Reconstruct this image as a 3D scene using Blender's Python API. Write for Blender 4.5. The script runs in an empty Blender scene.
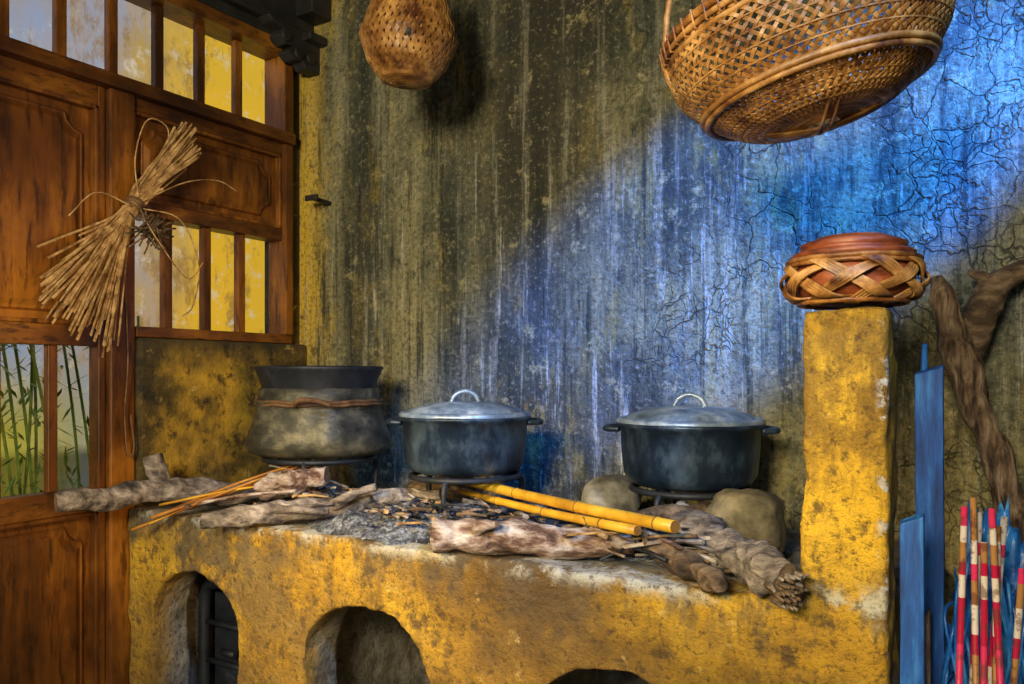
import bpy, math, random
from mathutils import Vector, Matrix, noise as mn
random.seed(7)
V=Vector
SC=bpy.context.scene
SC.view_settings.view_transform='Standard'

# ------------------------------------------------------------------ node helper
class NT:
    def __init__(s,name):
        s.m=bpy.data.materials.new(name); s.m.use_nodes=True
        s.t=s.m.node_tree; s.b=s.t.nodes['Principled BSDF']
        s.co=s.t.nodes.new('ShaderNodeTexCoord').outputs['Object']
    def N(s,t): return s.t.nodes.new(t)
    def put(s,inp,v):
        if isinstance(v,bpy.types.NodeSocket): s.t.links.new(v,inp)
        elif isinstance(v,(tuple,list)) and len(v)==3 and inp.type=='RGBA': inp.default_value=(*v,1)
        else: inp.default_value=v
    def map(s,sc=(1,1,1),vec=None,rot=(0,0,0)):
        n=s.N('ShaderNodeMapping'); s.put(n.inputs[0],vec or s.co)
        n.inputs['Scale'].default_value=sc; n.inputs['Rotation'].default_value=rot
        return n.outputs[0]
    def noise(s,scale,detail=6,rough=.6,vec=None,dist=0):
        n=s.N('ShaderNodeTexNoise'); s.put(n.inputs['Vector'],vec or s.co)
        n.inputs['Scale'].default_value=scale; n.inputs['Detail'].default_value=detail
        n.inputs['Roughness'].default_value=rough; n.inputs['Distortion'].default_value=dist
        return n.outputs['Fac']
    def voro(s,scale,vec=None,feat='DISTANCE_TO_EDGE'):
        n=s.N('ShaderNodeTexVoronoi'); n.feature=feat; s.put(n.inputs['Vector'],vec or s.co)
        n.inputs['Scale'].default_value=scale; return n.outputs['Distance']
    def ramp(s,f,stops):
        n=s.N('ShaderNodeValToRGB'); s.put(n.inputs[0],f); e=n.color_ramp.elements
        while len(e)<len(stops): e.new(.5)
        for i,(p,c) in enumerate(stops):
            e[i].position=p; e[i].color=(*c,1)
        return n.outputs[0]
    def mr(s,v,a,b,c=0.,d=1.):
        n=s.N('ShaderNodeMapRange'); n.interpolation_type='SMOOTHSTEP'; s.put(n.inputs[0],v)
        for i,x in enumerate((a,b,c,d)): n.inputs[i+1].default_value=x
        return n.outputs[0]
    def mix(s,f,a,b,mode='MIX'):
        n=s.N('ShaderNodeMixRGB'); n.blend_type=mode; s.put(n.inputs[0],f); s.put(n.inputs[1],a); s.put(n.inputs[2],b)
        return n.outputs[0]
    def math(s,op,a,b=0.):
        n=s.N('ShaderNodeMath'); n.operation=op; s.put(n.inputs[0],a); s.put(n.inputs[1],b); return n.outputs[0]
    def mul(s,a,b): return s.math('MULTIPLY',a,b)
    def xyz(s):
        n=s.N('ShaderNodeSeparateXYZ'); s.put(n.inputs[0],s.co); return n.outputs
    def fin(s,col,rough=.8,metal=0.,bump=None,bs=.3,bd=.01):
        s.put(s.b.inputs['Base Color'],col); s.put(s.b.inputs['Roughness'],rough); s.put(s.b.inputs['Metallic'],metal)
        if bump is not None:
            n=s.N('ShaderNodeBump'); n.inputs['Strength'].default_value=bs; n.inputs['Distance'].default_value=bd
            s.put(n.inputs['Height'],bump); s.t.links.new(n.outputs[0],s.b.inputs['Normal'])
        return s.m

def simple(name,stops,scale=8,st=(1,1,1),rough=.7,metal=0.,bs=.3,bd=.01,detail=6,rot=(0,0,0)):
    k=NT(name); v=k.map(st,rot=rot); n=k.noise(scale,detail,.65,v)
    return k.fin(k.ramp(n,stops),rough,metal,n,bs,bd)

# --- back wall
def m_wall():
    k=NT('plaster_weathered'); X,Y,Z=k.xyz()
    blot=k.noise(1.6,8,.62); fine=k.noise(16,8,.75); fleck=k.noise(60,4,.7); grit=k.noise(130,3,.7)
    st=k.noise(1.0,7,.62,k.map((6,1,.7))); st2=k.noise(1.0,8,.75,k.map((32,1,2.2))); st3=k.noise(1.0,9,.72,k.map((16,1,.9)))
    c=k.ramp(k.math('ADD',k.mul(blot,.5),k.mul(st,.5)),
        [(.38,(.026,.029,.018)),(.45,(.075,.078,.045)),(.51,(.17,.16,.085)),(.57,(.31,.28,.135)),(.68,(.52,.43,.19))])
    och=k.mr(k.noise(5.1,10,.78,k.map((1.5,1,.5))),.51,.61)
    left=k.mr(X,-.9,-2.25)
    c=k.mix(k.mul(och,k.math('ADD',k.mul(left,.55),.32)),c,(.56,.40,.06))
    c=k.mix(k.mul(k.mul(k.mr(X,-2.13,-2.27),k.mr(Z,1.0,1.5)),.9),c,(.85,.54,.03))  # sunlit strip beside the window, painted into the plaster colour
    bluetint=k.mr(k.noise(1.5,7,.65,k.map((1.4,1,.6))),.45,.60)
    c=k.mix(k.mul(k.mul(bluetint,k.mr(X,-1.9,-1.3)),k.mr(Z,1.9,1.2,.10,.60)),c,(.15,.20,.22))  # bluish daylight tint mixed into the plaster colour, stronger lower down
    # soot above the fires
    dx=k.math('ABSOLUTE',k.math('ADD',X,k.math('ADD',k.mul(blot,.5),1.02)))
    soot=k.mul(k.mr(dx,.38,.02),k.mr(Z,1.2,1.9))
    c=k.mix(k.mul(soot,.85),c,(.034,.027,.011))
    dx2=k.math('ABSOLUTE',k.math('ADD',X,k.math('ADD',k.mul(blot,.3),1.80)))
    c=k.mix(k.mul(k.mr(dx2,.17,.0),.75),c,(.03,.034,.022))
    dx3=k.math('ABSOLUTE',k.math('ADD',X,k.math('ADD',k.mul(blot,.4),.42)))
    c=k.mix(k.mul(k.mul(k.mr(dx3,.20,.02),k.mr(Z,1.9,2.2)),.6),c,(.05,.05,.035))  # separate darker patch high on the right half
    # run marks
    c=k.mix(k.mul(k.mr(st3,.53,.65),k.mr(Z,2.6,1.7,.2,.60)),c,(.50,.46,.30))
    c=k.mix(k.mul(k.mr(st3,.48,.35),.88),c,(.020,.024,.015))
    c=k.mix(k.mul(k.mr(st2,.57,.69),k.mr(Z,2.3,1.5,.15,.85)),c,(.62,.62,.50))
    c=k.mix(k.mul(k.mr(st2,.46,.33),.65),c,(.02,.023,.016))
    c=k.mix(k.mul(k.mr(fine,.55,.66),.60),c,(.56,.48,.22))
    c=k.mix(k.mul(k.mr(fine,.46,.35),.70),c,(.03,.033,.022))
    c=k.mix(k.mul(k.mr(fleck,.50,.38),.5),c,(.02,.022,.018))
    c=k.mix(k.mul(k.mr(fleck,.56,.66),.35),c,(.60,.55,.36))
    c=k.mix(k.mul(k.mr(grit,.50,.36),.35),c,(.02,.02,.016))
    # crackle, sparse and uneven
    wv=k.N('ShaderNodeVectorMath'); wv.operation='ADD'
    nn=k.N('ShaderNodeTexNoise'); nn.inputs['Scale'].default_value=9; nn.inputs['Detail'].default_value=4; k.put(nn.inputs['Vector'],k.co)
    sc=k.N('ShaderNodeVectorMath'); sc.operation='SCALE'; k.put(sc.inputs[0],nn.outputs['Color']); sc.inputs['Scale'].default_value=.11
    k.put(wv.inputs[0],k.map((1,1,.75))); k.put(wv.inputs[1],sc.outputs[0])
    cr=k.voro(27,wv.outputs[0]); cm=k.mul(k.mr(cr,.06,.0),k.mr(k.noise(6,4,.6),.42,.58,.1,1))
    cr2=k.voro(11,wv.outputs[0]); cm=k.math('MAXIMUM',cm,k.mr(cr2,.030,.0))
    am=k.mul(k.mr(X,-1.15,-.7),k.mr(k.noise(2.2,5,.65),.45,.58,.08,1))
    cm=k.mul(cm,am)
    c=k.mix(k.mul(cm,.68),c,(.012,.013,.010))
    h=k.math('SUBTRACT',k.math('ADD',k.math('ADD',fine,k.mul(fleck,.5)),k.mul(grit,.15)),k.mul(cm,.6))
    return k.fin(c,.9,0,h,.9,.012)

def m_stove():
    k=NT('ochre_plaster'); X,Y,Z=k.xyz()
    a=k.noise(2.2,8,.62); f=k.noise(14,9,.72); fl=k.noise(55,4,.7); gr=k.noise(120,3,.7)
    st=k.noise(1,7,.7,k.map((9,9,2.0)))
    c=k.ramp(a,[(.34,(.13,.068,.012)),(.43,(.34,.18,.013)),(.51,(.62,.345,.015)),(.64,(.86,.52,.028))])
    c=k.mix(k.mul(k.mr(st,.50,.64),.70),c,(.20,.11,.018))
    c=k.mix(k.mul(k.mr(f,.47,.36),.85),c,(.09,.052,.017))
    c=k.mix(k.mul(k.mr(f,.60,.70),.7),c,(.93,.70,.22))
    c=k.mix(k.mul(k.mr(k.noise(3.7,7,.7),.48,.58),k.mr(X,-1.1,-2.0,.15,.88)),c,(.12,.105,.06))
    c=k.mix(k.mul(k.mr(k.noise(4.2,8,.7,k.map((1,1,.5))),.53,.62),.7),c,(.15,.088,.022))
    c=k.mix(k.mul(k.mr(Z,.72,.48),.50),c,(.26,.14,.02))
    c=k.mix(k.mul(k.mul(k.mr(Z,.64,.80),k.mr(Z,.9,.81)),k.mr(k.noise(7,8,.7,k.map((1.6,1,.5))),.47,.57,0,.75)),c,(.12,.09,.05))
    e=k.mul(k.mr(Z,.76,.80),k.mr(Z,.86,.81))
    c=k.mix(k.mul(e,k.mr(k.noise(5,7,.7),.47,.57)),c,(.60,.58,.46))
    c=k.mix(k.mul(k.mul(k.mr(Z,.82,.92),k.mr(k.noise(6,8,.7,k.map((1,1,.6))),.46,.58)),.75),c,(.22,.12,.016))
    top=k.mul(k.mul(k.mr(Z,.785,.80),k.mr(Z,.86,.82)),k.mr(Y,1.50,1.58))
    c=k.mix(k.mul(top,.9),c,k.ramp(f,[(.38,(.035,.038,.042)),(.62,(.20,.22,.25))]))
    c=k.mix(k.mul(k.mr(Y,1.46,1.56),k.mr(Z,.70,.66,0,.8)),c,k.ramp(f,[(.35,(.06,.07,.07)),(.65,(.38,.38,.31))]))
    ch=k.mul(k.mul(k.mr(X,-.180,-.162),k.mr(Y,1.48,1.455)),k.mr(k.noise(9,5,.7),.53,.58))
    c=k.mix(ch,c,(.70,.72,.74))
    c=k.mix(k.mul(k.mr(fl,.46,.34),.7),c,(.07,.04,.015))
    c=k.mix(k.mul(k.mr(gr,.46,.36),.4),c,(.10,.06,.02))
    return k.fin(c,.8,0,k.math('ADD',f,k.mul(fl,.5)),1,.018)
def m_wood(name,dark,mid,lt,st):
    k=NT(name); g=k.noise(1,8,.65,k.map(st)); b_=k.noise(2.2,5,.6)
    c=k.ramp(k.math('ADD',k.mul(g,.5),k.mul(b_,.5)),[(.38,dark),(.5,mid),(.62,lt)])
    f=k.noise(1,6,.7,k.map([q*5 for q in st])); c=k.mix(k.mul(k.mr(f,.50,.36),.7),c,(.02,.008,.003))
    return k.fin(c,.40,0,g,.3,.008)

M={}
M['wall']=m_wall(); M['stove']=m_stove()
M['wood']=m_wood('wood_door',(.035,.012,.004),(.15,.050,.007),(.42,.16,.016),(9,9,1.4))
M['woodh']=m_wood('wood_frame',(.035,.012,.004),(.14,.048,.007),(.38,.15,.016),(9,2.5,9))
M['dark']=simple('wood_dark',[(.3,(.006,.006,.006)),(.6,(.03,.028,.024)),(.8,(.07,.06,.05))],9,(1,1,1),.6)
def m_half():
    k=NT('plaster_soiled_ochre'); X,Y,Z=k.xyz(); a=k.noise(3.2,9,.68); f=k.noise(18,8,.7)
    c=k.ramp(a,[(.38,(.022,.018,.008)),(.48,(.11,.074,.013)),(.56,(.34,.21,.022)),(.66,(.62,.38,.03))])
    c=k.mix(k.mul(k.mr(Z,1.20,1.32),.85),c,(.025,.022,.014)); c=k.mix(k.mul(k.mr(f,.49,.36),.85),c,(.02,.016,.008))
    c=k.mix(k.mul(k.mr(f,.60,.70),.7),c,(.6,.44,.12))
    return k.fin(c,.85,0,f,1,.014)
M['half']=m_half()
M['white']=simple('plaster_plain',[(.3,(.30,.29,.26)),(.7,(.5,.48,.42))],3,rough=.9)
M['floor']=simple('floor_earth',[(.3,(.08,.06,.045)),(.7,(.2,.16,.11))],6,rough=.9,bs=.5)
M['iron']=simple('iron_black',[(.3,(.010,.012,.015)),(.6,(.03,.035,.045)),(.8,(.10,.11,.12))],14,rough=.55,metal=.3,bs=.25)
M['potb']=simple('pot_blackened',[(.34,(.008,.015,.028)),(.5,(.018,.034,.060)),(.68,(.09,.14,.20))],12,(1,1,.6),rough=.36,metal=.3,bs=.2,detail=9)
M['alum']=simple('aluminium_worn',[(.34,(.10,.15,.23)),(.5,(.26,.36,.50)),(.66,(.66,.75,.82))],14,rough=.36,metal=.35,bs=.15,detail=9)
M['potold']=simple('pot_soot_grey',[(.34,(.018,.018,.014)),(.5,(.070,.068,.046)),(.66,(.21,.19,.115))],11,(1,1,1.5),.5,.35,bs=.5,detail=9)
M['rope']=simple('rope_fibre',[(.3,(.07,.03,.012)),(.7,(.24,.13,.05))],30,rough=.85,bs=.5)
M['bark']=simple('bark_grey',[(.34,(.03,.025,.024)),(.44,(.14,.115,.095)),(.54,(.31,.26,.21)),(.66,(.56,.49,.41))],11,(1,3.2,3.2),.85,detail=10,bs=1,bd=.02,rot=(0,0,-.7))
M['barkr']=simple('bark_red_brown',[(.36,(.04,.022,.016)),(.44,(.16,.085,.05)),(.52,(.38,.28,.21)),(.64,(.70,.62,.54))],10,(1,3.0,3.0),.85,detail=10,bs=1,bd=.02)
M['barkd']=simple('bark_dark',[(.34,(.018,.011,.007)),(.48,(.10,.062,.03)),(.64,(.30,.20,.11))],10,(1,3,3),.85,detail=10,bs=1,bd=.02,rot=(0,0,.7))
M['barkv']=simple('bark_upright',[(.35,(.022,.012,.008)),(.46,(.12,.07,.034)),(.56,(.26,.17,.095)),(.68,(.46,.35,.23))],11,(5,5,1),.85,detail=10,bs=1,bd=.02)
M['cut']=simple('wood_cut_end',[(.3,(.12,.06,.025)),(.7,(.36,.22,.11))],30,rough=.8)
M['bamboo']=simple('bamboo_yellow',[(.34,(.36,.14,.01)),(.5,(.70,.37,.02)),(.66,(.90,.58,.06))],7,(1,1,1),.4,bs=.1)
M['node']=simple('bamboo_node',[(.3,(.16,.06,.01)),(.7,(.36,.17,.03))],20,rough=.6)
M['cane']=simple('cane_orange',[(.34,(.24,.07,.01)),(.5,(.50,.20,.02)),(.66,(.74,.38,.05))],9,rough=.5,bs=.2)
M['straw']=simple('straw_dry',[(.35,(.15,.07,.02)),(.5,(.42,.25,.09)),(.66,(.70,.48,.21))],26,rough=.75,bs=.2)
M['wick']=simple('wicker_brown',[(.35,(.09,.028,.007)),(.5,(.33,.145,.03)),(.66,(.66,.35,.10))],18,rough=.45,bs=.3)
M['wickd']=simple('wicker_deep',[(.35,(.06,.017,.005)),(.5,(.25,.09,.017)),(.66,(.52,.24,.05))],20,rough=.45,bs=.3)
M['clay']=simple('terracotta',[(.34,(.10,.022,.008)),(.5,(.28,.065,.018)),(.66,(.44,.14,.05))],12,(1,1,3),rough=.45,bs=.2)
M['stone']=simple('stone_grey',[(.36,(.06,.058,.05)),(.5,(.18,.175,.15)),(.66,(.40,.39,.33))],9,rough=.9,detail=10,bs=.6)
M['stonb']=simple('brick_soot_brown',[(.36,(.04,.034,.02)),(.5,(.14,.12,.07)),(.66,(.32,.27,.16))],10,rough=.9,detail=10,bs=.7)
def m_ash():
    k=NT('wood_ash'); a=k.noise(22,10,.75); g=k.noise(110,4,.7)
    c=k.ramp(a,[(.40,(.03,.032,.036)),(.47,(.13,.14,.16)),(.55,(.32,.35,.38)),(.64,(.64,.66,.68))])
    c=k.mix(k.mul(k.mr(g,.52,.38),.8),c,(.03,.03,.032)); c=k.mix(k.mul(k.mr(g,.56,.66),.6),c,(.72,.73,.74))
    return k.fin(c,1,0,k.math('ADD',a,k.mul(g,.5)),1,.025)
M['ash']=m_ash()
M['bplank']=simple('plank_blue_paint',[(.35,(.005,.025,.11)),(.5,(.010,.09,.38)),(.66,(.05,.27,.72))],1,(34,34,4),.6,bs=.6,detail=9)
M['tarp']=simple('tarp_blue',[(.3,(.006,.04,.16)),(.5,(.015,.14,.52)),(.7,(.10,.42,.90))],12,rough=.35,bs=.6)
M['green']=simple('bamboo_leaf',[(.3,(.06,.13,.012)),(.7,(.30,.42,.04))],9,rough=.6)
def m_stick(name,ph,cols):
    k=NT(name); X,Y,Z=k.xyz()
    f=k.math('FRACT',k.math('ADD',k.mul(Z,3.9),ph))
    n=k.N('ShaderNodeValToRGB'); k.put(n.inputs[0],f); n.color_ramp.interpolation='CONSTANT'; e=n.color_ramp.elements
    while len(e)<len(cols): e.new(.5)
    for i,(p,c) in enumerate(cols): e[i].position=p; e[i].color=(*c,1)
    c=k.mix(k.mul(k.mr(k.noise(50,4,.7),.50,.40),.7),n.outputs[0],(.12,.04,.03))
    return k.fin(c,.35,0,k.noise(40),.1)
RED=(.42,.01,.05); WH=(.62,.56,.50); GO=(.36,.18,.06); PK=(.62,.03,.12)
M['s1']=m_stick('stick_red_silver',0,[(0,RED),(.28,WH),(.42,RED),(.5,GO),(.62,WH),(.72,PK)])
M['s2']=m_stick('stick_gold_red',.37,[(0,GO),(.3,RED),(.42,WH),(.60,GO),(.75,PK),(.85,WH)])
M['s3']=m_stick('stick_white_red',.7,[(0,WH),(.22,PK),(.3,WH),(.55,RED),(.8,GO),(.9,WH)])
def m_ext():
    k=NT('exterior_yellow_wall'); X,Y,Z=k.xyz()
    a=k.noise(1.8,8,.7,k.map((1,1.5,.8))); g=k.math('ADD',k.mr(Y,2.0,2.95,0,.55),k.mul(k.math('ADD',a,-.1),.80))
    c=k.ramp(g,[(.24,(.34,.44,.66)),(.37,(.44,.40,.42)),(.50,(.56,.37,.11)),(.70,(.88,.52,.015))])  # bluish end paints the sky tone into the wall colour
    c=k.mix(k.mul(k.mr(k.noise(5,9,.75,k.map((1,1.2,.6))),.50,.62),.8),c,(.34,.19,.04))
    c=k.mix(k.mul(k.mr(k.noise(9,9,.75),.53,.66),.8),c,(.76,.70,.55))
    c=k.mix(k.mul(k.mr(Z,1.35,.95),k.mr(Y,2.4,1.7)),c,(.45,.40,.05))
    return k.fin(c,.9,0,a,.3)
M['ext']=m_ext()

# ------------------------------------------------------------------ mesh builder
class B:
    def __init__(s,name): s.name=name; s.v=[]; s.f=[]; s.mi=[]; s.sm=[]; s.mats=[]
    def _m(s,k):
        if k not in s.mats: s.mats.append(k)
        return s.mats.index(k)
    def add(s,vs,fs,mat,smooth=False):
        o=len(s.v); s.v+= [V(p) for p in vs]; mi=s._m(mat)
        for f in fs: s.f.append([i+o for i in f]); s.mi.append(mi); s.sm.append(smooth)
    def box(s,x0,x1,y0,y1,z0,z1,mat,M_=None,bev=0):
        vs=[V((x,y,z)) for x in(x0,x1) for y in(y0,y1) for z in(z0,z1)]
        if M_: vs=[M_@p for p in vs]
        s.add(vs,[(0,1,3,2),(4,6,7,5),(0,4,5,1),(2,3,7,6),(0,2,6,4),(1,5,7,3)],mat)
    def prism(s,pts,axis,a,b,mat):
        n=len(pts)
        def P(p,c):
            if axis=='y': return (p[0],c,p[1])
            if axis=='x': return (c,p[0],p[1])
            return (p[0],p[1],c)
        vs=[P(p,a) for p in pts]+[P(p,b) for p in pts]
        s.add(vs,[list(range(n))[::-1],list(range(n,2*n))]+[(i,(i+1)%n,n+(i+1)%n,n+i) for i in range(n)],mat)
    def tube(s,pts,r,mat,seg=10,nz=0.,nf=12.,cap=None,smooth=True,closed=False,flat=1.):
        pts=[V(p) for p in pts]; n=len(pts)
        if not isinstance(r,(list,tuple)): r=[r]*n
        vs=[];prev=None
        for i,p in enumerate(pts):
            if closed: t=(pts[(i+1)%n]-pts[i-1]).normalized()
            else: t=(pts[min(i+1,n-1)]-pts[max(i-1,0)]).normalized()
            if prev is None:
                a=V((0,0,1)) if abs(t.z)<.9 else V((1,0,0)); nrm=t.cross(a).normalized()
            else:
                nrm=(prev-t*prev.dot(t)).normalized()
            prev=nrm; bi=t.cross(nrm)
            for j in range(seg):
                a=2*math.pi*j/seg; d=nrm*math.cos(a)+bi*math.sin(a)*flat
                rr=r[i]
                if nz:
                    rr*=1+nz*mn.noise((p+d*r[i])*nf)+nz*.5*mn.noise((p+d*r[i])*nf*3)
                vs.append(p+d*rr)
        fs=[]; m=n if closed else n-1
        for i in range(m):
            for j in range(seg):
                a=i*seg+j;b=i*seg+(j+1)%seg;i2=(i+1)%n
                fs.append((a,b,i2*seg+(j+1)%seg,i2*seg+j))
        s.add(vs,fs,mat,smooth)
        if not closed:
            o=len(s.v)-len(vs); mi=s._m(cap or mat)
            for e in (list(range(seg))[::-1],list(range((n-1)*seg,n*seg))):
                s.f.append([i+o for i in e]); s.mi.append(mi); s.sm.append(False)
    def lathe(s,prof,c,mat,seg=48,M_=None,nz=0):
        c=V(c); vs=[]
        for r,z in prof:
            for j in range(seg):
                a=2*math.pi*j/seg; p=V((r*math.cos(a),r*math.sin(a),z))
                if nz: p+=V((p.x,p.y,0))*nz*mn.noise(p*9)
                vs.append((M_@p if M_ else p)+c)
        fs=[]
        for i in range(len(prof)-1):
            for j in range(seg):
                fs.append((i*seg+j,i*seg+(j+1)%seg,(i+1)*seg+(j+1)%seg,(i+1)*seg+j))
        s.add(vs,fs,mat,True)
    def ribbon(s,pts,wd,nm,w,th,mat,closed=False):
        n=len(pts); vs=[]
        for p,a,b in zip(pts,wd,nm):
            a=a.normalized()*w/2; b=b.normalized()*th/2
            vs+=[p-a-b,p+a-b,p+a+b,p-a+b]
        fs=[]
        for i in range(n if closed else n-1):
            k=(i+1)%n
            for j in range(4): fs.append((i*4+j,i*4+(j+1)%4,k*4+(j+1)%4,k*4+j))
        s.add(vs,fs,mat)
    def blob(s,c,sz,mat,nz=.15,nf=6,sub=4,sq=1.,M_=None):
        import bmesh
        bm=bmesh.new(); bmesh.ops.create_icosphere(bm,subdivisions=sub,radius=1)
        vs=[]
        for v in bm.verts:
            p=v.co.copy()
            if sq!=1: p=V([math.copysign(abs(q)**sq,q) for q in p])
            d=1+nz*mn.noise(v.co*nf*.3+V(c)*5)+nz*.4*mn.noise(v.co*nf+V(c)*3)
            p=V((p.x*sz[0],p.y*sz[1],p.z*sz[2]))*d
            if M_: p=M_@p
            vs.append(p+V(c))
        s.add(vs,[[v.index for v in f.verts] for f in bm.faces],mat,True); bm.free()
    def done(s,bevel=0,recalc=True):
        me=bpy.data.meshes.new(s.name); me.from_pydata([tuple(p) for p in s.v],[],s.f)
        for k in s.mats: me.materials.append(M[k])
        me.polygons.foreach_set('material_index',s.mi); me.polygons.foreach_set('use_smooth',s.sm)
        me.update()
        import bmesh
        if recalc:
            bm=bmesh.new(); bm.from_mesh(me); bmesh.ops.recalc_face_normals(bm,faces=bm.faces); bm.to_mesh(me); bm.free()
        ob=bpy.data.objects.new(s.name,me); SC.collection.objects.link(ob)
        if bevel:
            b=ob.modifiers.new('bevel','BEVEL'); b.width=bevel; b.segments=2; b.limit_method='ANGLE'
        return ob
def spl(pts,n=8):
    pts=[V(p) for p in pts]; out=[]
    P=[pts[0]*2-pts[1]]+pts+[pts[-1]*2-pts[-2]]
    for i in range(1,len(P)-2):
        for k in range(n):
            t=k/n; a,b,c,d=P[i-1:i+3]
            out.append(.5*((2*b)+(c-a)*t+(2*a-5*b+4*c-d)*t*t+(3*b-a-3*c+d)*t**3))
    out.append(pts[-1]); return out
def lerpl(l,n):
    out=[]
    for i in range(n):
        f=i/(n-1)*(len(l)-1); k=min(int(f),len(l)-2); out.append(l[k]+(l[k+1]-l[k])*(f-k))
    return out
def log(b,pts,rad,mat,cap='cut',seg=20,nz=.34,nf=16,wob=.007,flat=1.):
    p=spl(pts,12); r=lerpl(rad,len(p))
    p=[q+V((mn.noise(q*9),mn.noise(q*9+V((5,0,0))),mn.noise(q*9+V((0,5,0)))))*wob*2 for q in p]
    r=[a*(1+.22*mn.noise(q*17)) for a,q in zip(r,p)]
    b.tube(p,r,mat,seg,nz,nf,cap,flat=flat)

# ------------------------------------------------------------------ room shell
b=B('floor'); b.box(-3.6,1.7,-3.0,2.35,-.08,0,'floor'); b.done()
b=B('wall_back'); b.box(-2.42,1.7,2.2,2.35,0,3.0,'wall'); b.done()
b=B('wall_left'); b.box(-2.42,-2.30,-2.6,2.2,2.46,3.0,'white'); b.box(-2.42,-2.30,-2.6,.25,0,2.46,'white'); b.box(-2.42,-2.30,2.135,2.2,1.3,2.46,'half'); b.done()
b=B('wall_right'); b.box(1.6,1.7,-2.6,2.2,0,3.0,'white'); b.done()
b=B('ceiling'); b.box(-2.42,1.7,-2.6,2.35,3.0,3.08,'dark'); b.done()
b=B('wall_sill'); b.box(-2.42,-2.255,1.50,2.2,0,1.315,'half'); b.done(.012)
b=B('trim_beam'); b.box(-2.30,-2.22,-2.6,2.2,2.47,2.60,'dark'); b.box(-2.30,-2.25,-2.6,2.2,2.43,2.47,'dark')
b.box(-2.17,1.6,2.12,2.2,2.86,2.99,'dark')
# carved bracket under the beam
prof=[(2.2,2.33),(2.13,2.33),(2.11,2.355),(2.07,2.345),(2.04,2.37),(2.07,2.395),(2.03,2.39),(2.0,2.415),(2.02,2.44),(1.97,2.45),(1.95,2.47),(2.2,2.47)]
b.prism(prof,'x',-2.25,-2.19,'dark')
for q in ((2.09,2.375),(2.03,2.42),(2.15,2.375)):
    b.tube([V((-2.255,q[0],q[1])),V((-2.18,q[0],q[1]))],.022,'dark',14)
b.box(-2.22,-2.13,2.10,2.2,2.52,2.62,'dark'); b.box(-2.22,-2.15,2.11,2.2,2.43,2.46,'dark')
b.done(.006)

# ------------------------------------------------------------------ timber front (left wall)
def panel(b,y0,y1,z0,z1,arch=True,mat='wood'):
    b.box(-2.335,-2.315,y0,y1,z0,z1,mat)
    m=.035; a0,a1,c0,c1=y0+m,y1-m,z0+m,z1-m; k=min(.05,(c1-c0)*.22,(a1-a0)*.22)
    o=[(a0,c0+k),(a0+k*.5,c0+k*.8),(a0+k*.9,c0+k*.4),(a0+k,c0),(a1-k,c0),(a1-k*.9,c0+k*.4),(a1-k*.5,c0+k*.8),(a1,c0+k),
       (a1,c1-k),(a1-k*.5,c1-k*.8),(a1-k*.9,c1-k*.4),(a1-k,c1),(a0+k,c1),(a0+k*.9,c1-k*.4),(a0+k*.5,c1-k*.8),(a0,c1-k)]
    cy,cz=(a0+a1)/2,(c0+c1)/2
    def ins(d): return [(y+(d if y<cy else -d),z+(d if z<cz else -d)) for y,z in o]
    n=len(o); L=[(o,-2.314),(ins(.006),-2.303),(ins(.012),-2.306),(ins(.03),-2.296)]
    vs=[];fs=[]
    for pl,x in L: vs+=[(x,y,z) for y,z in pl]
    for l in range(len(L)-1):
        for i in range(n): fs.append((l*n+i,l*n+(i+1)%n,(l+1)*n+(i+1)%n,(l+1)*n+i))
    fs.append(list(range((len(L)-1)*n,len(L)*n))); b.add(vs,fs,mat)
def mould(b,y0,y1,z0,z1,t=.012,mat='wood'):
    for a in ((y0,y1,z0,z0+t),(y0,y1,z1-t,z1),(y0,y0+t,z0,z1),(y1-t,y1,z0,z1)):
        b.box(-2.312,-2.286,*a,mat)
def leaf(b,ya,yb,bars):
    w=.022
    b.box(-2.34,-2.29,ya,ya+w,0,2.06,'wood'); b.box(-2.34,-2.29,yb-w,yb,0,2.06,'wood')
    for z0,z1 in ((0,.14),(.795,.865),(1.285,1.345),(2.0,2.06)):
        b.box(-2.34,-2.291,ya+w,yb-w,z0,z1,'woodh')
    panel(b,ya+w,yb-w,.14,.795); mould(b,ya+w,yb-w,.14,.795)
    panel(b,ya+w,yb-w,1.345,2.0); mould(b,ya+w,yb-w,1.345,2.0)
    for y in bars: b.box(-2.325,-2.30,y-.014,y+.014,.865,1.285,'wood')
b=B('door_1'); leaf(b,.96,1.412,(1.262,1.11)); b.done(.003)
b=B('door_2'); leaf(b,.50,.95,(.65,.80)); b.done(.003)
b=B('trim_post'); b.box(-2.36,-2.270,1.415,1.497,0,2.06,'wood'); b.box(-2.36,-2.262,.25,.495,0,2.06,'wood'); b.done(.006)
b=B('window_1')
ya,yb=1.50,2.135
b.box(-2.36,-2.27,ya,yb,1.317,1.350,'woodh'); b.box(-2.36,-2.285,ya,yb,1.70,1.745,'woodh'); b.box(-2.36,-2.285,ya,yb,2.02,2.06,'woodh')
b.box(-2.36,-2.265,yb-.035,yb,1.35,2.06,'wood')
for y in (1.635,1.785,1.93): b.box(-2.33,-2.305,y-.016,y+.016,1.35,1.70,'wood')
panel(b,ya,yb-.035,1.745,2.02); mould(b,ya,yb-.035,1.745,2.02)
b.done(.004)
b=B('window_2')
b.box(-2.37,-2.25,.25,2.135,2.06,2.10,'woodh'); b.box(-2.37,-2.25,.25,2.135,2.385,2.43,'woodh')
y=1.918
while y>.3:
    b.box(-2.33,-2.305,y-.016,y+.016,2.10,2.385,'wood'); y-=.157
b.box(-2.37,-2.262,2.09,2.135,2.10,2.385,'wood')
b.done(.004)
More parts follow.
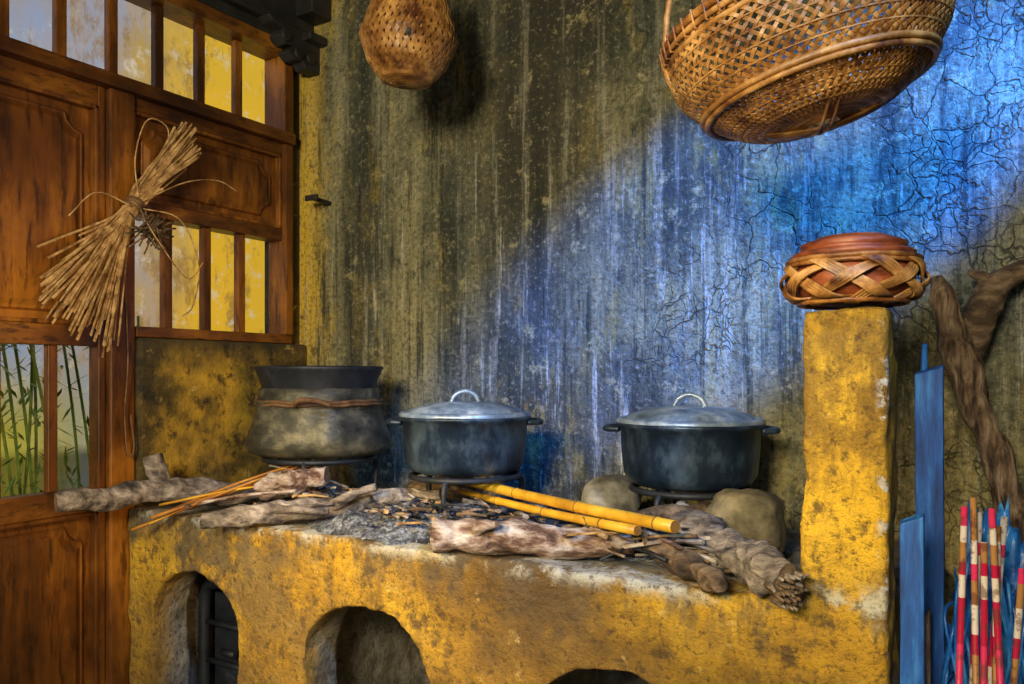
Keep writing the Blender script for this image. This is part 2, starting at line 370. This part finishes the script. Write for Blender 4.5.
b=B('wall_peg'); b.tube([(-2.14,2.205,1.84),(-2.14,2.10,1.845)],.009,'dark'); b.box(-2.17,-2.11,2.10,2.112,1.835,1.855,'dark'); b.done(.003)
# outside
b=B('wall_exterior'); b.box(-3.6,-3.45,-1.5,4.6,0,3.4,'ext'); b.done()
b=B('bamboo_plant')
for i in range(12):
    y=1.42+random.random()*.45; x=-3.1+random.random()*.25
    lean=V((random.uniform(-.1,.1),random.uniform(-.2,.2),1.35+random.random()*.2))
    p0=V((x,y,0)); pts=[p0+lean*t+V((0,.05*math.sin(t*3),0)) for t in [j/10 for j in range(11)]]
    b.tube(pts,.006,'green',6)
    for j in range(34):
        t=random.uniform(.3,1); q=p0+lean*t; d=V((random.uniform(-1,1),random.uniform(-1,1),random.uniform(-.9,.4))).normalized()*random.uniform(.06,.12)
        sdir=d.cross(V((0,0,1))).normalized()*.007
        b.add([q,q+d*.45+sdir,q+d,q+d*.45-sdir],[(0,1,2,3)],'green')
b.done()

# ------------------------------------------------------------------ stove
b=B('masonry_stove')
def arch(cx,w,zt):
    r=w/2; return [(cx-r,0),(cx-r,zt-r*.75)]+[(cx-r*math.cos(a*math.pi/12),zt-r*.75+r*.75*math.sin(a*math.pi/12)) for a in range(1,12)]+[(cx+r,zt-r*.75),(cx+r,0)]
XL,XR=-2.246,-.160
pts=[(XL,0)]
for cx,w,zt in ((-1.945,.36,.640),(-1.31,.39,.640),(-.655,.37,.610)): pts+=arch(cx,w,zt)
pts+=[(XR,0),(XR,.80),(XL,.80)]
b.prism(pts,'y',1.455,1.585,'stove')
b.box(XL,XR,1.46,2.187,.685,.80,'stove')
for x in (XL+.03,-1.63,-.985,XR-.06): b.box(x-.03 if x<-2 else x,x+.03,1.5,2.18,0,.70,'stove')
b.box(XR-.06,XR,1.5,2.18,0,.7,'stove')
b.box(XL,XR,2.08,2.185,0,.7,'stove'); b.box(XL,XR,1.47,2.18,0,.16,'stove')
b.box(-.297,-.157,1.45,1.585,0,1.315,'stove')
ob=b.done()
r=ob.modifiers.new('r','REMESH'); r.mode='VOXEL'; r.voxel_size=.009; r.use_smooth_shade=True
sm=ob.modifiers.new('s','SMOOTH'); sm.iterations=2; sm.factor=.5
tx=bpy.data.textures.new('tx','CLOUDS'); tx.noise_scale=.10; tx.noise_depth=4
d=ob.modifiers.new('d','DISPLACE'); d.texture=tx; d.strength=.024; d.mid_level=.6; d.texture_coords='LOCAL'
b=B('iron_grate')
gx0,gx1,gz0,gz1,gy=-2.155,-1.93,.17,.545,1.66
o=spl([(gx0,gy,gz0),(gx0-.0,gy,gz1-.06),(gx0+.05,gy,gz1),(gx1-.05,gy,gz1),(gx1,gy,gz1-.06),(gx1,gy,gz0)],8)
b.tube(o,.018,'iron',10); b.tube([p+V((0,.10,-.01)) for p in o],.014,'iron',10)
for t in (.3,.42): b.tube([(gx0,gy,t),(gx1,gy,t)],.009,'iron')
b.box(gx0+.01,gx1-.01,gy+.03,gy+.04,gz0,gz1-.04,'iron'); b.tube([(-2.06,gy-.01,.34),(-2.0,gy-.01,.34)],.010,'iron')
b.done()
# ash
b=B('ash_pile')
n=72
def ash(cx,cy,rx,ry,h):
    vs=[];fs=[]
    for i in range(n+1):
        for j in range(n+1):
            u=i/n*2-1;v=j/n*2-1; d=math.hypot(u,v)*(1+.25*mn.noise(V((u*2.3+cx,v*2.3,0))))
            x=cx+u*rx; y=cy+v*ry
            z=max(0,1-d*d)*h*(1+.6*mn.noise(V((x*14,y*14,0))))+ (.016*mn.noise(V((x*40,y*40,1)))+.010*mn.noise(V((x*95,y*95,3))))*max(0,1-d)
            vs.append((x,y,.795+z if d<1.0 else .782))
    for i in range(n):
        for j in range(n): fs.append((i*(n+1)+j,(i+1)*(n+1)+j,(i+1)*(n+1)+j+1,i*(n+1)+j+1))
    b.add(vs,fs,'ash',True)
ash(-1.30,1.67,.36,.20,.060); ash(-1.78,1.80,.3,.22,.03); ash(-.70,1.80,.30,.22,.035)
for i in range(260):
    x=-1.30+random.gauss(0,.14); y=max(1.49,1.66+random.gauss(0,.07)); r=random.uniform(.003,.009)
    b.blob((x,y,.835+random.random()*.018),(r,r,r*.7),'ash',.5,9,1)
b.done(recalc=False)

# ------------------------------------------------------------------ trivets
def trivet(c,r,zt,a0):
    b=B('iron_trivet'); ring=[V((c[0]+r*math.cos(t*math.pi/20),c[1]+r*math.sin(t*math.pi/20),zt)) for t in range(40)]
    b.tube(ring,.008,'iron',8,closed=True)
    for k in range(3):
        a=a0+k*2*math.pi/3; e=V((math.cos(a),math.sin(a),0)); C=V((c[0],c[1],0))
        b.tube(spl([C+e*(r*.72)+V((0,0,zt+.004)),C+e*(r*.98)+V((0,0,zt)),C+e*(r*1.10)+V((0,0,zt-.035)),C+e*(r*1.06)+V((0,0,.80))],6),.008,'iron',8)
    b.done()
trivet((-1.795,1.80),.165,.945,math.radians(-60))
trivet((-1.235,1.78),.145,.930,math.radians(-75))
trivet((-.65,1.90),.14,.922,math.radians(-100))
# ------------------------------------------------------------------ pots
def handle(b,C,ang,r,z,mat,span=.05,out=.035):
    e=V((math.cos(ang),math.sin(ang),0)); s=V((-e.y,e.x,0)); C=V((C[0],C[1],z))
    b.tube(spl([C+e*(r-.004)+s*span,C+e*(r+out*.8)+s*span*.8,C+e*(r+out),C+e*(r+out*.8)-s*span*.8,C+e*(r-.004)-s*span],6),.0075,mat,8)
def pot(c,R,z0,z1,rot,dome=.03,lidm='alum'):
    b=B('cooking_pot'); H=z1-z0; C=(c[0],c[1],0)
    b.lathe([(.0,z0),(R*.72,z0),(R*.86,z0+H*.06),(R*.94,z0+H*.2),(R*.975,z0+H*.55),(R*.99,z1-.012),(R*1.05,z1-.008),(R*1.06,z1-.002),(R*1.05,z1+.002),(R*.96,z1)],C,'potb',64)
    b.lathe([(R*1.045,z1+.002),(R*1.05,z1+.008),(R*1.0,z1+.014),(R*.94,z1+.010),(R*.90,z1+.013),(R*.88,z1+.020),(R*.62,z1+dome*.78),(R*.60,z1+dome*.86),(R*.3,z1+dome*.98),(0,z1+dome)],C,lidm,64)
    for a in (rot,rot+math.pi): handle(b,c,a,R*1.0,z1-.014,'potb')
    t=z1+dome; e=V((math.cos(rot),math.sin(rot),0))*.026; Cc=V((c[0],c[1],t))
    b.tube(spl([Cc-e*1.5+V((0,0,-.004)),Cc-e+V((0,0,.018)),Cc+V((0,0,.028)),Cc+e+V((0,0,.018)),Cc+e*1.5+V((0,0,-.004))],6),.006,lidm,8)
    b.done()
view=math.radians(31)
pot((-1.235,1.78),.170,.938,1.088,view+.05,.040)
pot((-.65,1.90),.170,.930,1.082,math.radians(18),.042)
b=B('steamer_pot')
c=(-1.795,1.80,0)
b.lathe([(0,.953),(.12,.953),(.175,.958),(.200,.970),(.213,.99),(.208,1.02),(.194,1.06),(.184,1.092),(.180,1.11),(.188,1.12)],c,'potold',64,nz=.12)
b.lathe([(.180,1.098),(.183,1.13),(.180,1.155),(.174,1.16)],c,'potold',64)
b.lathe([(.168,1.145),(.172,1.165),(.182,1.195),(.190,1.213),(.196,1.222),(.192,1.226),(.178,1.205),(.162,1.15),(0,1.14)],c,'iron',64)
for z in (1.112,1.121):
    b.tube([V((c[0]+.19*math.cos(t*math.pi/30),c[1]+.19*math.sin(t*math.pi/30),z+.002*math.sin(t))) for t in range(60)],.005,'rope',8,closed=True)
b.tube(spl([(-1.71,1.62,1.112),(-1.67,1.60,1.13),(-1.63,1.63,1.125),(-1.61,1.655,1.115)],6),.007,'rope',8)
b.done()

# ------------------------------------------------------------------ firewood
b=B('firewood_log')
log(b,[(-2.17,1.20,.862),(-2.13,1.33,.858),(-2.07,1.47,.862),(-1.93,1.62,.852),(-1.70,1.78,.845)],[.024,.030,.036,.032,.028],'bark')
log(b,[(-2.07,1.46,.865),(-2.105,1.46,.915),(-2.120,1.45,.970)],[.034,.026,.028],'bark'); b.done()
b=B('firewood_log')
log(b,[(-1.80,1.385,.822),(-1.70,1.44,.832),(-1.55,1.55,.842),(-1.40,1.66,.862),(-1.28,1.74,.875)],[.024,.028,.028,.025,.018],'bark')
log(b,[(-1.52,1.57,.85),(-1.46,1.55,.878),(-1.38,1.60,.90)],[.018,.014,.010],'bark')
log(b,[(-1.66,1.47,.84),(-1.57,1.47,.85),(-1.48,1.52,.845)],[.014,.011,.006],'bark',seg=10); b.done()
b=B('firewood_log')
log(b,[(-1.80,1.56,.870),(-1.72,1.60,.890),(-1.63,1.66,.918)],[.024,.036,.026],'barkr',nz=.5,nf=24); b.done()
b=B('firewood_log')
log(b,[(-1.085,1.455,.836),(-.98,1.49,.838),(-.86,1.53,.838),(-.68,1.60,.845)],[.038,.036,.038,.034],'barkr',seg=24)
log(b,[(-1.0,1.47,.845),(-.97,1.45,.875),(-.93,1.45,.885)],[.016,.013,.010],'barkr',seg=12); b.done()
b=B('firewood_log')
log(b,[(-.66,1.79,.862),(-.55,1.66,.868),(-.44,1.54,.858),(-.31,1.405,.840)],[.030,.036,.038,.032],'bark',cap='barkd',seg=26,nz=.5,nf=22)
for i in range(60):
    a=random.random()*6.28; rr=math.sqrt(random.random())*.030; q=V((-.325,1.42,.838))+V((math.cos(a)*rr*.7,math.cos(a)*rr*.7,math.sin(a)*rr))
    b.tube([q,q+V((.02+random.random()*.022,-.024-random.random()*.026,random.uniform(-.008,.008)))],[.006,.0025],random.choice(['barkd','barkd','bark']),5)
b.done()
b=B('firewood_log')
log(b,[(-.70,1.66,.846),(-.60,1.57,.838),(-.50,1.50,.836),(-.43,1.41,.826)],[.022,.026,.024,.014],'barkd',cap='barkd',nz=.5,nf=24); b.done()
b=B('firewood_log')
log(b,[(-.77,1.56,.872),(-.68,1.66,.885),(-.55,1.82,.90)],[.020,.020,.016],'barkd',cap='barkd'); b.done()
b=B('firewood_log')
log(b,[(-1.52,1.93,.84),(-1.42,1.92,.86),(-1.30,1.95,.87)],[.04,.035,.03],'barkd'); b.done()
b=B('kindling')
for i in range(230):
    cx,cy,sx,sy=random.choice([(-.62,1.60,.12,.08),(-.72,1.66,.12,.1),(-.52,1.58,.1,.08),(-1.42,1.62,.2,.1),(-1.2,1.64,.18,.1),(-1.2,1.60,.18,.08),(-1.6,1.62,.2,.1),(-.9,1.72,.14,.08)])
    p=V((cx+random.uniform(-sx,sx),cy+random.uniform(-sy,sy),.826+random.random()*.055)); a=random.uniform(0,3.14); L=random.uniform(.04,.17)
    e=V((math.cos(a),math.sin(a)*.6,random.uniform(-.2,.2)))*L
    r=random.uniform(.002,.006)
    p0=p-e*.5;p1=p+e*.5;p0.z=max(p0.z,.812);p1.z=max(p1.z,.812); p0.y=max(p0.y,1.47);p1.y=max(p1.y,1.47)
    b.tube([p0,(p0+p1)/2+V((0,0,.004)),p1],[r,r*.9,r*.6],random.choice(['barkd','bark','barkr','bark','straw','iron']),6)
for i in range(60):
    p=V((-.64+random.gauss(0,.07),1.60+random.gauss(0,.05),.83+random.random()*.05)); p.y=max(p.y,1.48)
    d=V((random.uniform(-1,1),random.uniform(-1,1),random.uniform(-.5,.8))).normalized()*.04; sd=d.cross(V((.3,.2,1))).normalized()*.011
    b.add([p-d/2,p+sd,p+d/2,p-sd],[(0,1,2,3)],random.choice(['straw','barkd']))
b.done()
b=B('charcoal')
for i in range(50):
    x=-1.25+random.uniform(-.26,.20); y=1.72+random.uniform(-.12,.14)
    b.blob((x,y,.838+random.random()*.025),(random.uniform(.008,.020),random.uniform(.008,.018),.010),'iron',.4,8,2)
b.done()
def bamboo(name,p0,p1,r,gap=.19,mats=('bamboo','node'),n0=.05):
    b=B(name); p0=V(p0);p1=V(p1);L=(p1-p0).length;d=(p1-p0)/L; ts=[0];rs=[r]
    t=n0
    nodes=[]
    while t<L-.02: nodes.append(t); t+=gap
    for t in nodes: ts+=[t-.008,t-.003,t,t+.003,t+.008]; rs+=[r,r*1.10,r*1.05,r*1.10,r]
    ts.append(L); rs.append(r*.95)
    sag=lambda t:V((0,0,-.006*math.sin(math.pi*t/L)))
    b.tube([p0+d*t+sag(t) for t in ts],rs,mats[0],14,cap='node')
    for t in nodes: b.tube([p0+d*(t-.002)+sag(t),p0+d*(t+.002)+sag(t)],r*1.13,mats[1],14)
    return b.done()
bamboo('bamboo_pole',(-.525,1.452,.912),(-1.42,1.91,.908),.0125,gap=.26)
bamboo('bamboo_pole',(-.61,1.475,.893),(-1.30,1.86,.870),.0100,n0=.12,gap=.23)
b=B('cane_stick')
def cane(p0,p1,w=.007,k='cane'):
    p0=V(p0);p1=V(p1); m=(p0+p1)/2+V((0,0,.008))
    b.tube(spl([p0,m,p1],6),[w]*13,k,7,nz=.1,flat=.55)
cane((-2.08,1.36,.765),(-1.765,1.75,.93),.008); cane((-2.02,1.38,.80),(-1.79,1.70,.935),.007)
cane((-1.99,1.36,.808),(-1.745,1.73,.925),.009); cane((-2.04,1.42,.83),(-1.68,1.62,.90),.007,'bamboo')
cane((-1.90,1.42,.84),(-1.72,1.75,.95),.006); cane((-2.0,1.36,.79),(-1.85,1.66,.90),.006,'bamboo')
b.done()
b=B('cane_stick'); cane((-1.93,1.42,.835),(-1.63,1.55,.885),.009,'barkr'); cane((-1.86,1.66,.93),(-1.60,1.72,.875),.006,'bark'); b.done()
b=B('hearth_stone'); b.blob((-.468,1.73,.878),(.084,.072,.078),'stonb',.16,5,4,.8); b.done()
b=B('hearth_stone'); b.blob((-.885,1.96,.872),(.080,.075,.062),'stone',.12,5,4); b.done()
b=B('hearth_stone'); b.blob((-.56,2.08,.85),(.07,.06,.055),'stonb',.12,5,4); b.done()

# ------------------------------------------------------------------ baskets
def weave(b,prof,X,n,T,w,mat,amp,steps=90,s0=0,s1=1,th=.0015):
    def P(th_,s):
        r,z=prof(s); return V((r*math.cos(th_),r*math.sin(th_),z))
    for sg in (1,-1):
        for k in range(n):
            pts=[];wd=[];nm=[]
            for i in range(steps+1):
                s=s0+(s1-s0)*i/steps; a=2*math.pi*k/n+sg*T*s; p=P(a,s)
                t=(P(a+sg*T*.004,s+.004)-P(a-sg*T*.004,s-.004)).normalized()
                ta=(P(a+.01,s)-P(a-.01,s)); ts=(P(a,s+.005)-P(a,s-.005)); N=ta.cross(ts).normalized()
                pts.append(X@(p+N*amp*sg*math.cos(n*T*s))); wd.append(X.to_3x3()@(t.cross(N))); nm.append(X.to_3x3()@N)
            b.ribbon(pts,wd,nm,w,th,mat)
def ringp(X,r,z,n=64): return [X@V((r*math.cos(2*math.pi*i/n),r*math.sin(2*math.pi*i/n),z)) for i in range(n)]
def profs(pp):
    cs=spl([V((p[0],p[1],0)) for p in pp],12)
    def f(s):
        s=min(max(s,0),1)*(len(cs)-1); i=min(int(s),len(cs)-2); q=cs[i].lerp(cs[i+1],s-i); return (max(q.x,.002),q.y)
    return f
b=B('hanging_wicker_basket')
X=Matrix.Translation((-.258,1.38,1.660))@Matrix.Rotation(math.radians(-12),4,'Y')@Matrix.Rotation(math.radians(5),4,'X')
pf=profs([(.212,.130),(.220,.095),(.212,.050),(.184,.014),(.156,-.012),(.11,-.038),(.03,-.050)])
weave(b,pf,X,70,1.4,.0056,'wick',.0016,120)
for r,z,w in ((.218,.133,.007),(.222,.118,.005),(.219,.104,.005),(.184,.006,.0055),(.178,-.002,.0055)):
    b.tube(ringp(X,r,z),w,'wickd' if w>.006 else 'wick',8,closed=True)
for s in (.12,.2,.28,.36,.44,.52,.66,.72,.78,.84,.9):
    r,z=pf(s); b.tube(ringp(X,r+.001,z),.0018,'wick',6,closed=True)
for i in range(56):
    a=2*math.pi*i/56; e=V((math.cos(a),math.sin(a),0))
    b.tube([X@(e*.227+V((0,0,.138))),X@(e*.227+V((0,0,.110))),X@(e*.210+V((0,0,.108))),X@(e*.209+V((0,0,.136)))],.0020,'wickd',5,closed=True)
for a0 in (20,110):
    a=math.radians(a0); e=V((math.cos(a),math.sin(a),0))
    for off in (-.008,.008):
        s=V((-e.y,e.x,0))*off
        b.tube([X@(e*(.225*math.cos(t))+s+V((0,0,.115-.172*math.sin(t)))) for t in [math.pi*j/24 for j in range(25)]],.0030,'wick',7)
b.tube([X@V((.226*math.cos(t),0,.12+.26*math.sin(t))) for t in [math.pi*j/24 for j in range(25)]],.006,'wick',8)
b.tube([X@V((0,0,.38)),V((-.20,1.38,2.4)),V((-.20,1.38,3.0))],.004,'rope',6)
b.done(recalc=False)
b=B('hanging_fish_basket')
X=Matrix.Translation((-1.39,1.73,2.10))@Matrix.Rotation(math.radians(5),4,'Y')
pp=[(.06,.26),(.085,.2),(.110,.10),(.134,.018),(.108,-.045),(.068,-.092),(.03,-.102),(.004,-.104)]
def lin(pp):
    def f(s):
        s=min(max(s,0),1)*(len(pp)-1); i=min(int(s),len(pp)-2); t=s-i
        return (pp[i][0]*(1-t)+pp[i+1][0]*t,pp[i][1]*(1-t)+pp[i+1][1]*t)
    return f
weave(b,lin(pp),X,38,2.1,.0115,'wick',.0016,110,th=.002)
b.lathe([(max(r-.005,.001),z+.002) for r,z in pp],X.translation,'wickd',40,M_=X.to_3x3().to_4x4())
b.tube(ringp(X,.060,.262),.006,'wickd',8,closed=True)
q=X.translation+V((.072,-.092,-.005)); b.blob(q,(.016,.012,.015),'dark',.5,8,3)  # dark lump stands in for the shaded hole in the weave
b.tube([X@V((0,0,.26)),V((-1.36,1.73,3.0))],.004,'rope',6)
b.tube([X@V((-.06,0,.26)),X@V((0,0,.34)),X@V((.06,0,.26))],.004,'rope',6)
b.done(recalc=False)
b=B('clay_pot_in_basket')
c=(-.222,1.512,0)
b.lathe([(0,1.324),(.06,1.324),(.088,1.335),(.102,1.358),(.098,1.385),(.090,1.398),(.092,1.404)],c,'clay',48)
b.lathe([(.094,1.400),(.101,1.403),(.102,1.411),(.096,1.414),(.084,1.416),(.087,1.420),(.088,1.428),(.080,1.432),(.064,1.434),(.060,1.440),(.03,1.444),(0,1.445)],c,'clay',48)
X=Matrix.Translation((c[0],c[1],1.322))
pb=profs([(.078,0.004),(.104,.014),(.115,.034),(.112,.056),(.104,.074)])
for off in (0,.075,.15,.225):
    X2=X@Matrix.Rotation(off,4,'Z'); weave(b,pb,X2,8,1.35,.0050,'wick',.005,44,th=.0035)
for r,z,w in ((.108,.076,.0045),(.106,.069,.004),(.088,.004,.005)): b.tube(ringp(X,r,z),w,'wickd',8,closed=True)
b.done(recalc=False)

# ------------------------------------------------------------------ straw bundle on the post
b=B('straw_bundle')
tie=V((-2.215,1.455,1.708))
for i in range(120):
    f=random.random(); g=random.gauss(0,1)
    bot=V((-2.20+random.uniform(-.04,.04),1.17+.20*f+.015*g,1.42-.12*f+random.uniform(-.06,.06)))
    top=V((-2.19+random.uniform(-.03,.03),1.605+.045*(1-f)+random.uniform(-.02,.02),2.0-.07*(1-f)+random.uniform(-.06,.02)))
    j=tie+V((random.uniform(-.012,.012),random.uniform(-.013,.013),random.uniform(-.016,.016)))
    if random.random()<.3: bot=j.lerp(bot,random.uniform(.4,.95))
    if random.random()<.5: top=j.lerp(top,random.uniform(.35,.9))
    if i%16==0: bot+=V((0,-.03,.10))
    pts=spl([bot,j,top],5); d=(top-bot).normalized(); N=V((1,0,0)); wd=d.cross(N)
    w=random.uniform(.0035,.0075); b.ribbon(pts,[wd]*len(pts),[V((1,random.uniform(-.8,.8),0))]*len(pts),w,.0016,'straw')
for z in (-.012,0,.012):
    d=V((0,.62,.78)); s=V((0,-.78,.62)); b.tube([tie+d*z+s*.024*math.cos(a)+V((1,0,0))*.024*math.sin(a) for a in [k*math.pi/8 for k in range(16)]],.004,'rope',6,closed=True)
for pl in ([(-2.2,1.46,1.73),(-2.2,1.45,1.85),(-2.2,1.49,1.97),(-2.2,1.56,1.96),(-2.2,1.54,1.86)],
           [(-2.2,1.47,1.72),(-2.17,1.60,1.80),(-2.17,1.72,1.83),(-2.17,1.80,1.81)],
           [(-2.2,1.47,1.70),(-2.17,1.58,1.68),(-2.16,1.64,1.55),(-2.16,1.62,1.42),(-2.16,1.58,1.38)],
           [(-2.2,1.46,1.70),(-2.16,1.50,1.60),(-2.16,1.60,1.50),(-2.16,1.66,1.56)],
           [(-2.2,1.44,1.70),(-2.2,1.33,1.72),(-2.2,1.25,1.64)]):
    b.tube(spl(pl,8),.0022,'straw',5)
b.done(recalc=False)
b=B('dried_herbs')
for i in range(110):
    p=V((-2.19,1.50,1.645)); q=p+V((random.gauss(0,.02),random.gauss(0,.034),random.gauss(0,.03)-.01))
    b.tube(spl([p+V((0,0,.04)),(p+q)/2+V((random.uniform(-.01,.01),random.uniform(-.015,.015),0)),q],3),.0030,'barkd',4)
b.done(recalc=False)
b=B('hanging_cord')
b.tube(spl([(-2.244,1.452,1.69),(-2.249,1.45,1.5),(-2.244,1.455,1.25),(-2.249,1.448,1.08),(-2.244,1.455,.96),(-2.244,1.475,.98),(-2.244,1.462,1.08)],8),.0026,'rope',6); b.done()

# ------------------------------------------------------------------ things leaning at the right
def plank(name,x,y,z,w,d,lx,mat):
    b=B(name); n=14
    vs=[];fs=[]
    for i in range(n+1):
        t=i/n; q=V((x+lx*(1-t),y,z*t)); ww=w*(1+.10*mn.noise(V((x*9,t*9,0))))
        vs+=[q+V((-ww/2,-d/2,0)),q+V((ww/2,-d/2,0)),q+V((ww/2,d/2,0)),q+V((-ww/2,d/2,0))]
        if i==n: vs[-4].z-=.015; vs[-1].z-=.01; vs[-2].z+=.006
    for i in range(n):
        for j in range(4): fs.append((i*4+j,i*4+(j+1)%4,(i+1)*4+(j+1)%4,(i+1)*4+j))
    fs+=[(0,1,2,3),(n*4,n*4+1,n*4+2,n*4+3)]; b.add(vs,fs,mat); b.done(.002)
plank('blue_plank',-.116,1.72,1.215,.048,.022,.004,'bplank')
plank('blue_plank',-.126,1.49,.965,.036,.02,.004,'bplank')
b=B('blue_plank'); b.tube([(-.123,1.745,0),(-.128,1.745,.6),(-.128,1.74,1.15),(-.125,1.74,1.26)],[.010,.010,.010,.006],'bplank',6,nz=.3); b.done()
plank('wooden_batten',-.112,1.60,.78,.012,.02,.004,'barkv')
b=B('driftwood_branch')
log(b,[(-.125,2.04,1.42),(-.09,2.03,1.29),(-.05,2.02,1.16),(-.008,2.01,1.02),(.048,2.0,.83),(.145,1.97,.5),(.29,1.93,.0)],[.016,.034,.030,.029,.030,.032,.035],'barkv',seg=24,nz=.5,nf=11,wob=.002)
b.done()
b=B('driftwood_branch')
log(b,[(-.050,2.12,1.24),(-.035,2.10,1.33),(-.002,2.10,1.40),(.06,2.11,1.445),(.16,2.12,1.47),(.30,2.13,1.40),(.36,2.13,.9),(.38,2.10,.0)],[.022,.034,.030,.022,.024,.026,.03,.035],'barkd',cap='barkd',seg=22,nz=.5,nf=11,wob=.004)
log(b,[(-.02,2.09,1.36),(-.035,2.09,1.41),(-.060,2.10,1.43)],[.02,.015,.008],'barkd',cap='barkd',nz=.4)
b.done()
b=B('driftwood_branch'); log(b,[(-.055,2.15,1.22),(.02,2.13,.8),(.10,2.08,.0)],[.016,.020,.026],'barkv',nz=.4,wob=.003); b.done()
b=B('blue_tarp'); b.blob((.20,1.78,.43),(.17,.12,.46),'tarp',.35,16,5,.8); b.blob((-.01,1.80,.40),(.078,.07,.46),'tarp',.4,16,5,.8)
for i in range(90):
    x=random.uniform(-.09,.15); z=random.uniform(.4,.88)
    b.tube(spl([(x,1.74,z),(x+random.uniform(-.02,.02),1.68,z-.02),(x+random.uniform(-.03,.03),1.68,z-.18),(x+random.uniform(-.03,.03),1.69,max(z-.42,.02))],4),.0035,'tarp',5)
b.done()
b=B('striped_poles')
tops=[(-.050,.985,-.022),(-.038,.998,.016),(-.030,.972,-.030),(-.012,.985,.045),(-.004,.955,-.01),(.006,.968,-.075),(-.022,.93,.0),(.042,.83,-.03),(.060,.90,.01),(.052,.74,.03),(.030,.89,-.06)]
for i,(x,z,l) in enumerate(tops):
    y=1.50+.018*(i%3); b.tube([(x+l,y-.14,0),(x,y,z)],.0052,('s1','s2','s3')[i%3],8,cap='cut')
b.done()

# ------------------------------------------------------------------ lights
def spot(name,loc,tgt,e,col,size,blend=.5,rad=.25):
    l=bpy.data.lights.new(name,'SPOT'); l.energy=e; l.color=col; l.spot_size=math.radians(size); l.spot_blend=blend; l.shadow_soft_size=rad
    o=bpy.data.objects.new(name,l); SC.collection.objects.link(o); o.location=loc
    o.rotation_euler=(V(tgt)-V(loc)).to_track_quat('-Z','Y').to_euler(); return o
spot('lamp_blue_daylight',(1.35,1.25,2.80),(-.44,2.2,1.68),2500,(.012,.19,1.0),21,.6,.04)
spot('lamp_blue_fill',(.9,.2,2.8),(-1.15,1.70,.85),300,(.14,.40,1.0),28,1,.1)
spot('lamp_warm_key',(-.2,-1.2,1.9),(-1.4,1.9,1.3),360,(1,.87,.62),90,1,.3)
spot('fill_warm_stove',(-1.5,-.6,1.9),(-1.25,1.45,.66),300,(1,.70,.28),38,1,.10)  # added spot to brighten the stove front, no such lamp in the room
spot('fill_warm_left',(.3,.3,1.2),(-2.3,1.3,1.2),90,(1,.60,.26),46,1,.1)  # added spot warming the timber front, not a real fixture
spot('fill_warm_pillar',(-1.1,-.5,1.9),(-.25,1.5,1.0),170,(1,.72,.32),24,1,.08)  # added narrow spot that lifts the pillar, no fixture there
spot('fill_warm_basket',(-.9,-.4,1.1),(-.25,1.38,1.72),40,(1,.82,.55),26,1,.1)  # added spot lighting the hanging basket from below, no real source
s=bpy.data.lights.new('sun','SUN'); s.energy=3.8; s.color=(1,.92,.76); s.angle=.01
o=bpy.data.objects.new('sun',s); SC.collection.objects.link(o); o.rotation_euler=V((-.42,.10,-.9)).to_track_quat('-Z','Y').to_euler()
w=bpy.data.worlds.new('w'); SC.world=w; w.use_nodes=True; nt=w.node_tree; bg=nt.nodes['Background']
sky=nt.nodes.new('ShaderNodeTexSky'); sky.sky_type='NISHITA'; sky.sun_disc=False; sky.sun_elevation=math.radians(50)
nt.links.new(sky.outputs[0],bg.inputs[0]); bg.inputs[1].default_value=.15

# ------------------------------------------------------------------ camera
cd=bpy.data.cameras.new('camera'); cam=bpy.data.objects.new('camera',cd); SC.collection.objects.link(cam)
cam.location=(0,0,1.2); cam.rotation_euler=(math.radians(90),0,math.radians(31.4)); cd.lens=28.125; cd.shift_y=.032; cd.clip_start=.02
SC.camera=cam
